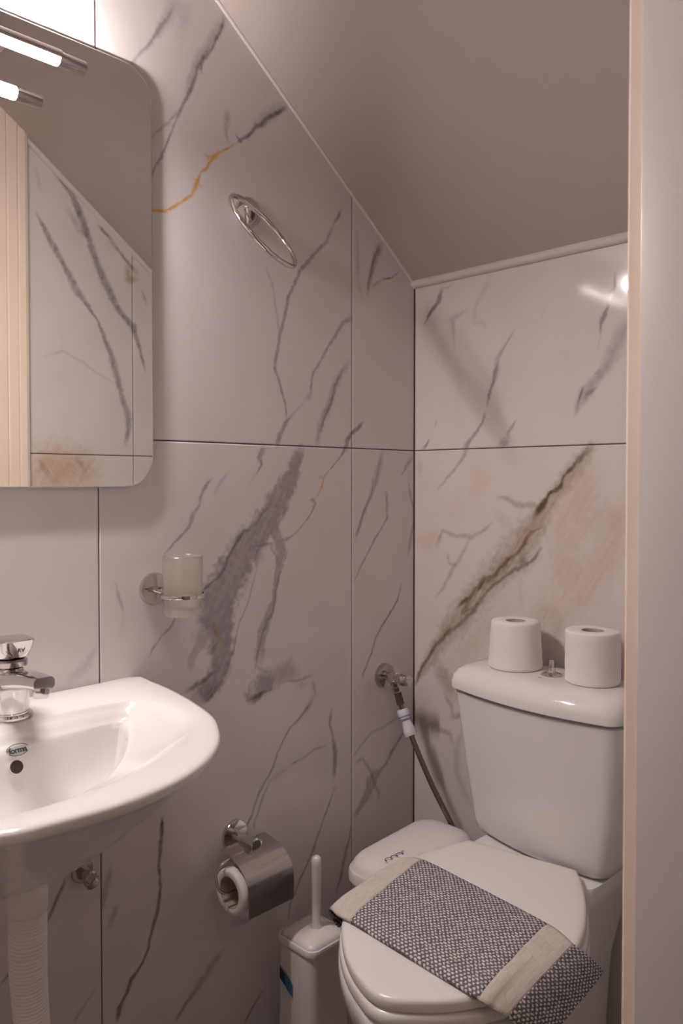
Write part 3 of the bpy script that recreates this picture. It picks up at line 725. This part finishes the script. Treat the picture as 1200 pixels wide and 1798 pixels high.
arm = catmull([(.060, -.56, .446), (.058, -.600, .440), (.056, -.617, .425), (.060, -.618, .405), (.066, -.614, .393), (RXc, -.600, RZc), (RXc, -.56, RZc), (RXc, -.495, RZc)], 8)
obj('wire_arm', tube(bmesh.new(), arm, .0026, 10), 'chrome', ph)
def paper_roll(name, c, axis, r, h, core=.020, label='', group=None, parent=None, taper=0.):
    rt = thing(name, label, 'toilet paper', c if axis == (0, 0, 1) else c, group)
    pr = [(core, .0006), (core + .002, 0), (r - .003, 0), (r - .0006, .0016), (r, .004)]
    for k in range(1, 9):
        pr.append((r * (1 - taper * k / 9) + .0004 * math.sin(k * 2.4), .004 + (h - .008) * k / 9))
    rtp = r * (1 - taper)
    pr += [(rtp, h - .004), (rtp - .0008, h - .0014), (rtp - .003, h), (core + .002, h - .0002), (core, h - .0008), (core, .0006)]
    obj('paper', Lt(pr, c, axis, 56, False, False), 'paper', rt, angle=50)
    obj('core', Lt([(core - .0001, .001), (core - .0001, h - .001), (core - .0015, h - .001), (core - .0015, .001), (core - .0001, .001)], c, axis, 40, False, False), 'card', rt)
    return rt
paper_roll('toilet_roll', (RXc, -.600, RZc), (0, 1, 0),   .0410, .104, .0285, label='part-used toilet roll hanging under the chrome cover')

# ------------------------------------------------------------------ angle valve and braided hose
av = thing('angle_valve', 'chrome angle stop valve on the wall beside the cistern', 'valve', (0, -.108, .685))
VY, VZ = -.108, .684
rosette(av, VY, VZ, .028, .012, 'chrome_soft')
obj('valve_body', Lt([(.0095, .010), (.0095, .022), (.012, .024), (.012, .040), (.0105, .042), (.0105, .052)], (0, VY, VZ), (1, 0, 0), 24), 'chrome', av, angle=30)
obj('handle', Lt([(.0095, .052), (.0135, .054), (.0135, .058)] + [(.0128 + .0008 * (k % 2), .058 + .002 * k) for k in range(9)] + [(.0125, .077), (.009, .079)], (0, VY, VZ), (1, 0, 0), 12), 'chrome', av, angle=25)
obj('outlet', Lt([(.0095, 0), (.0095, .016), (.012, .017), (.012, .026), (.010, .028)], (.032, VY, VZ - .006), (.30, .10, -.9), 6), 'chrome', av, angle=20)
hs = thing('supply_hose', 'braided steel water hose running from the wall valve to the cistern', 'hose', (.04, VY, VZ - .03))
o0 = Vector((.032, VY, VZ - .006)) + Vector((.30, .10, -.9)).normalized() * .026
hp = catmull([tuple(o0), (.056, -.104, .612), (.085, -.104, .555), (.128, -.100, .478), (.170, -.094, .412), (.202, -.088, .365), (.245, -.084, .335), (.290, -.084, .345), (.315, -.084, .385), (.318, -.086, .424)], 26)
obj('braided_tube', tube(bmesh.new(), hp, .0062, 12, rf=lambda t: .0060 + .0004 * math.sin(t * 900)), 'hose', hs)
obj('ferrule', tube(bmesh.new(), hp[2:20], .0085, 12), 'rubber', hs)
bm = bmesh.new(); tube(bm, hp[24:50], .0125, 10, rf=lambda t: .0125 + .0015 * math.sin(t * 9)); obj('paper_tag', bm, 'tag', hs, label='white paper tag with blue print wrapped around')
bm = bmesh.new()
for q in (28, 31, 34): tube(bm, hp[q:q + 2], .0137, 10)
obj('tag_print', bm, 'tagink', hs)

# ------------------------------------------------------------------ toilet
TX = .423
to = thing('toilet', 'white close-coupled toilet with closed lid in the back corner', 'toilet', (TX, -.35, 0))
rot = math.radians(10.5)
BX, BY = .423, -.200
def tl(al, ac, z):      # along the seat axis, across, height
    dx, dy = math.sin(rot), -math.cos(rot); nx, ny = math.cos(rot), math.sin(rot)
    return (BX + dx * al + nx * ac, BY + dy * al + ny * ac, z)
def oval_seat(n=72, g=0., back=.105, L=.492, W=.178):
    """D-shaped outline: straight back edge, wide shoulders, round front"""
    ctl = [(0 - g, -back - g * .6), (.05, -.132 - g), (.12, -.160 - g), (.20, -W - g), (.28, -W * .985 - g), (.36, -.150 - g), (.43, -.100 - g), (.472, -.050 - g * .8), (L + g, 0), (.472, .050 + g * .8), (.43, .100 + g), (.36, .150 + g), (.28, W * .985 + g), (.20, W + g), (.12, .160 + g), (.05, .132 + g), (0 - g, back + g * .6)]
    c = catmull(ctl, 5)
    return [(float(p[0]), float(p[1])) for p in c]
base = oval_seat()
def shp(g, z, s=1.0, sy=1.0, cen=.24): return [tl(cen + (a - cen) * s, b * sy, z) for a, b in oval_seat(g=g)]
obj('lid', loft(bmesh.new(), [shp(-.006, .4275), shp(-.001, .4285), shp(0, .431), shp(0, .439), shp(-.0015, .4425), shp(-.006, .4448), shp(-.006, .4455, .96, .96), shp(-.006, .4462, .86, .86), shp(-.006, .4466, .6, .6), shp(-.006, .4467, .2, .2)]), 'seat', to, angle=50)
obj('seat', loft(bmesh.new(), [shp(-.004, .4065), shp(.0025, .408), shp(.004, .411), shp(.004, .420), shp(.001, .4240), shp(-.006, .4262)]), 'seat', to, angle=50)
# bowl: from rim down to the foot
def bsec(g, z, s, sy, shift=0): return [tl(.22 + shift + (a - .22) * s, b * sy, z) for a, b in oval_seat(g=g)]
obj('bowl', loft(bmesh.new(), [bsec(-.01, .0, .72, .54, .0), bsec(0, .02, .70, .52, .0), bsec(0, .10, .66, .48, -.01), bsec(0, .18, .68, .54, -.015), bsec(0, .26, .77, .68, -.01), bsec(0, .32, .88, .84, -.002), bsec(.0, .36, .985, .985), bsec(.003, .385, 1, 1.02), bsec(.003, .398, 1, 1.02), bsec(-.004, .4050, 1, 1)]), 'porcelain', to, angle=60)
# rear shelf that carries the cistern
rs = []
for z, hx, y0_, y1_ in ((.0, .085, -.26, -.03), (.12, .085, -.26, -.03), (.24, .09, -.25, -.02), (.33, .108, -.235, -.012), (.385, .122, -.225, -.010), (.405, .128, -.222, -.010), (.4235, .128, -.205, -.012)):
    rs.append([(x, y, z) for x, y in rrect(TX + .012, (y0_ + y1_) / 2, hx, (y1_ - y0_) / 2, .03, 6)])
obj('rear_shelf', loft(bmesh.new(), rs), 'porcelain', to, angle=50)
for s in (-.075, .078):
    p = tl(.012, s, .430); obj('hinge', Lt([(.0085, 0), (.0095, .002), (.0095, .020), (.0085, .022)], (p[0] - .011, p[1] + .004, p[2] + .002), (1, .18, 0), 18), 'seat', to)
p = tl(.10, .172, .408)
obj('side_bumper', B(.549, .557, -.247, -.222, .418, .434, bev=.002), 'plastic', to, label='small grey plastic tab at the hinge side')
# cistern tank with bowed front
def tank_sec(z, hw, yf, bow, r=.028, yb=-.010, dx=0., gr=0.):
    P = []
    n = 14
    xs0, xs1 = TX - .010 - hw - gr, TX - .010 + hw + gr
    def fy(x): t = (x - (xs0 + xs1) / 2) / ((xs1 - xs0) / 2); return yf - gr - bow * (1 - t * t) - .012 * t
    for k in range(n + 1):      # front from left to right
        x = xs0 + r + (xs1 - xs0 - 2 * r) * k / n; P.append((x + dx, fy(x), z))
    for k in range(1, 7):
        a = math.radians(-90 + 90 * k / 6); P.append((xs1 - r + r * math.cos(a) + dx, fy(xs1 - r) + r + r * math.sin(a), z))
    P.append((xs1 + dx, yb, z)); P.append(((xs0 + xs1) / 2 + dx, yb, z)); P.append((xs0 + dx, yb, z))
    for k in range(0, 6):
        a = math.radians(180 + 90 * k / 6); P.append((xs0 + r + r * math.cos(a) + dx, fy(xs0 + r) + r + r * math.sin(a), z))
    return P
tk = [tank_sec(.4255, .125, -.135, .020, dx=.012), tank_sec(.4275, .140, -.145, .022, dx=.012), tank_sec(.434, .148, -.150, .024, dx=.012), tank_sec(.45, .1525, -.152, .025, dx=.011), tank_sec(.52, .162, -.154, .026, dx=.008), tank_sec(.60, .172, -.156, .027, dx=.004), tank_sec(.68, .181, -.158, .028), tank_sec(.7005, .1835, -.159, .028), tank_sec(.7020, .181, -.156, .028), tank_sec(.7025, .174, -.148, .028), tank_sec(.7065, .172, -.146, .028)]
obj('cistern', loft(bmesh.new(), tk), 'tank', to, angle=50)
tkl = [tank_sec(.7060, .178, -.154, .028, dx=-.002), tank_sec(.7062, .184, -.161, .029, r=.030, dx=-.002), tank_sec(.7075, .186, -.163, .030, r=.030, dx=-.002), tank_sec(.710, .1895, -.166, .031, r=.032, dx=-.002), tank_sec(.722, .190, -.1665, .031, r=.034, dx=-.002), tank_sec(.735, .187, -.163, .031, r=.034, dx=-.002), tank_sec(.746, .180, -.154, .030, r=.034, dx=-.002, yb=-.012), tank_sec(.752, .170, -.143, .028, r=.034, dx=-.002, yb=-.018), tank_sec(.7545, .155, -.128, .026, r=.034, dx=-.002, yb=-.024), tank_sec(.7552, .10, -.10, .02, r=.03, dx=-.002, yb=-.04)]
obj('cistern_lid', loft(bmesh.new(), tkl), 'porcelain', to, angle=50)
fb = obj('flush_knob', Lt([(.020, 0), (.0205, .0015), (.018, .004), (.010, .0055), (.0085, .007), (.0085, .011), (.0065, .012), (.0065, .016), (.0048, .0165), (.0048, .029), (.0040, .0305)], (.424, -.096, .7548), n=32), 'chrome', to, angle=30, label='chrome pull knob')
obj('lid_print', B(.413, .421, -.1265, -.125, .7549, .7555), 'ink', to, smooth=False)
# spare rolls on the lid
paper_roll('spare_toilet_roll', (.335, -.083, .7552), (0, 0, 1), .0535, .094, .020, label='full spare toilet roll left of the flush knob on the cistern', group='spare toilet rolls on the cistern', taper=.10)
paper_roll('spare_toilet_roll', (.503, -.085, .7552), (0, 0, 1), .0500, .097, .021, label='full spare toilet roll right of the flush knob, nearest the door frame', group='spare toilet rolls on the cistern', taper=.0)

# ------------------------------------------------------------------ waste bin in the corner
bn = thing('waste_bin', 'small white plastic waste bin with domed lid behind the toilet brush', 'bin', (.20, -.24, 0))
bcx, bcy = .198, -.235
def bs(z, hx, hy, r, sh=0): return [(x, y + sh, z) for x, y in rrect(bcx, bcy, hx, hy, r, 8)]
obj('bucket', loft(bmesh.new(), [bs(0, .060, .10, .04), bs(.004, .064, .104, .045), bs(.18, .070, .118, .05), bs(.335, .074, .128, .05), bs(.340, .076, .130, .05), bs(.350, .076, .130, .05)]), 'plastic', bn)
lr = []
for z, g in ((.350, .000), (.352, .0045), (.366, .005), (.372, .003), (.376, .000), (.388, -.004), (.396, -.012), (.401, -.025), (.4035, -.045), (.404, -.065)):
    lr.append([(x, y, z + .006 * (y - bcy) / .13 * (1 if z > .372 else 0)) for x, y in rrect(bcx, bcy, .077 + g * .9, .131 + g, max(.05 + g * .5, .012) if g > -.03 else .012, 8)])
obj('lid', loft(bmesh.new(), lr), 'plastic', bn, angle=60)
# little raised scribble-like mark on the lid
pts = [(.207 + .006 * t + .0040 * math.sin(t * 24), -.336 + .055 * t + .004 * math.cos(t * 24), .4030 + .0018 * t) for t in np.linspace(0, 1, 40)]
obj('lid_mark', tube(bmesh.new(), pts, .0007, 5), 'rubber', bn, label='small dark scribbled mark')

# ------------------------------------------------------------------ toilet brush
bh = thing('toilet_brush_holder', 'white square toilet brush holder with a blue sticker on the floor by the wall', 'brush holder', (.13, -.45, 0))
hx0, hy0 = .128, -.446
def hsx(z, h, r): return [(x, y, z) for x, y in rrect(hx0, hy0, h, h, r, 7)]
obj('container', loft(bmesh.new(), [hsx(0, .048, .016), hsx(.003, .051, .018), hsx(.10, .0505, .018), hsx(.265, .0490, .018), hsx(.2655, .0520, .019), hsx(.272, .0530, .020), hsx(.2765, .0515, .019), hsx(.2775, .049, .018), hsx(.268, .047, .017)]), 'plastic', bh, angle=45)
sk = obj('sticker', prism([(hx0 - .036, .222), (hx0 - .002, .200), (hx0 - .002, .176), (hx0 - .036, .198)], hy0 - .0528, hy0 - .0522, 'y'), 'sticker', bh, smooth=False, label='blue and navy product sticker')
obj('sticker_print', prism([(hx0 - .035, .219), (hx0 - .022, .210), (hx0 - .022, .192), (hx0 - .035, .200)], hy0 - .0532, hy0 - .0527, 'y'), 'stickerdark', bh, smooth=False)
tb = thing('toilet_brush', 'white toilet brush standing upright in its square holder', 'toilet brush', (hx0, hy0, .26))
obj('cap', loft(bmesh.new(), [hsx(.2695, .0455, .016), hsx(.272, .0465, .016), hsx(.279, .045, .016), hsx(.283, .038, .016), hsx(.287, .026, .014), hsx(.289, .014, .012)]), 'plastic', tb, angle=60)
obj('handle', Lt([(.0115, .2885), (.0105, .292), (.0080, .297), (.0086, .34), (.0094, .406), (.0096, .413), (.0080, .420), (.0042, .4232), (.0, .424)], (hx0 + .004, hy0 + .004, 0), n=24, cap1=False), 'plastic', tb)
obj('brush_head', Lt([(.006, .26), (.006, .12), (.030, .115), (.034, .08), (.030, .045), (.01, .04)], (hx0, hy0, 0), n=20), 'plastic', tb)

# ------------------------------------------------------------------ hand towel over the lid
tw = thing('hand_towel', 'grey and white woven hand towel with cream bands folded across the toilet lid', 'towel', (.47, -.48, .45))
Z = .4512
ST = [  # far edge, near edge
    ((.268, -.400, .382), (.281, -.532, .382)),
    ((.272, -.392, .412), (.284, -.556, .416)),
    ((.280, -.384, .440), (.308, -.577, .442)),
    ((.293, -.375, Z), (.340, -.592, Z - .001)),
    ((.322, -.357, Z), (.368, -.592, Z)),
    ((.41, -.365, Z + .001), (.45, -.597, Z + .001)),
    ((.50, -.374, Z + .001), (.54, -.602, Z + .001)),
    ((.588, -.383, Z), (.615, -.604, Z)),
    ((.618, -.392, Z), (.632, -.594, .440)),
    ((.640, -.398, .447), (.643, -.580, .428)),
    ((.656, -.380, .428), (.654, -.555, .405)),
    ((.664, -.355, .400), (.662, -.515, .374))]
def strip(i0, i1, name, mk, nu=10, nv=34, lab=None):
    F = catmull([a for a, b in ST], nu); G = catmull([b for a, b in ST], nu)
    F = F[i0 * nu:i1 * nu + 1]; G = G[i0 * nu:i1 * nu + 1]
    me_v = []; uvs = []; su = 0
    for i, (a, b) in enumerate(zip(F, G)):
        if i: su += float(np.linalg.norm((a + b) / 2 - (F[i - 1] + G[i - 1]) / 2))
        L = float(np.linalg.norm(a - b))
        for j in range(nv + 1):
            t = j / nv; p = a + (b - a) * t
            th = .0065 * (1 - abs(2 * t - 1) ** 6) + .0006 * math.sin(19 * t + 31 * su * 3) * math.sin(t * PI)
            hang = i0 * nu + i
            # cloth normal: up on the lid, outwards where it hangs
            out = np.array([0, 0, 1.0])
            if hang < 3 * nu: w_ = 1 - hang / (3 * nu); out = np.array([-.9 * w_, -.2 * w_, 1 - .6 * w_])
            if hang > 8 * nu: w_ = (hang - 8 * nu) / (3 * nu); out = np.array([.8 * w_, .0, 1 - .5 * w_])
            me_v.append(tuple(p + out * (th))); uvs.append((su, t * L))
    bm = bmesh.new(); uvl = bm.loops.layers.uv.new('UVMap'); n0 = len(F)
    V = [bm.verts.new(p) for p in me_v]; bm.verts.index_update()
    for i in range(n0 - 1):
        for j in range(nv):
            q = [i * (nv + 1) + j, (i + 1) * (nv + 1) + j, (i + 1) * (nv + 1) + j + 1, i * (nv + 1) + j + 1]
            f = bm.faces.new([V[k] for k in q][::-1])
            for l, k in zip(f.loops, q[::-1]): l[uvl].uv = uvs[k]
    o = obj(name, bm, mk, tw, label=lab, angle=80)
    md = o.modifiers.new('thick', 'SOLIDIFY'); md.thickness = .0042; md.offset = -1
    return o
strip(0, 2, 'hanging_end', 'weave', lab='grey woven end hanging at the left')
strip(2, 4, 'border_band', 'band', lab='cream openwork band at the left')
strip(4, 7, 'woven_body', 'weave', nu=10, nv=40, lab='grey and white woven middle')
strip(7, 9, 'border_band', 'band', lab='cream openwork band at the right')
strip(9, 11, 'hanging_end', 'weave', lab='grey woven end hanging at the right')
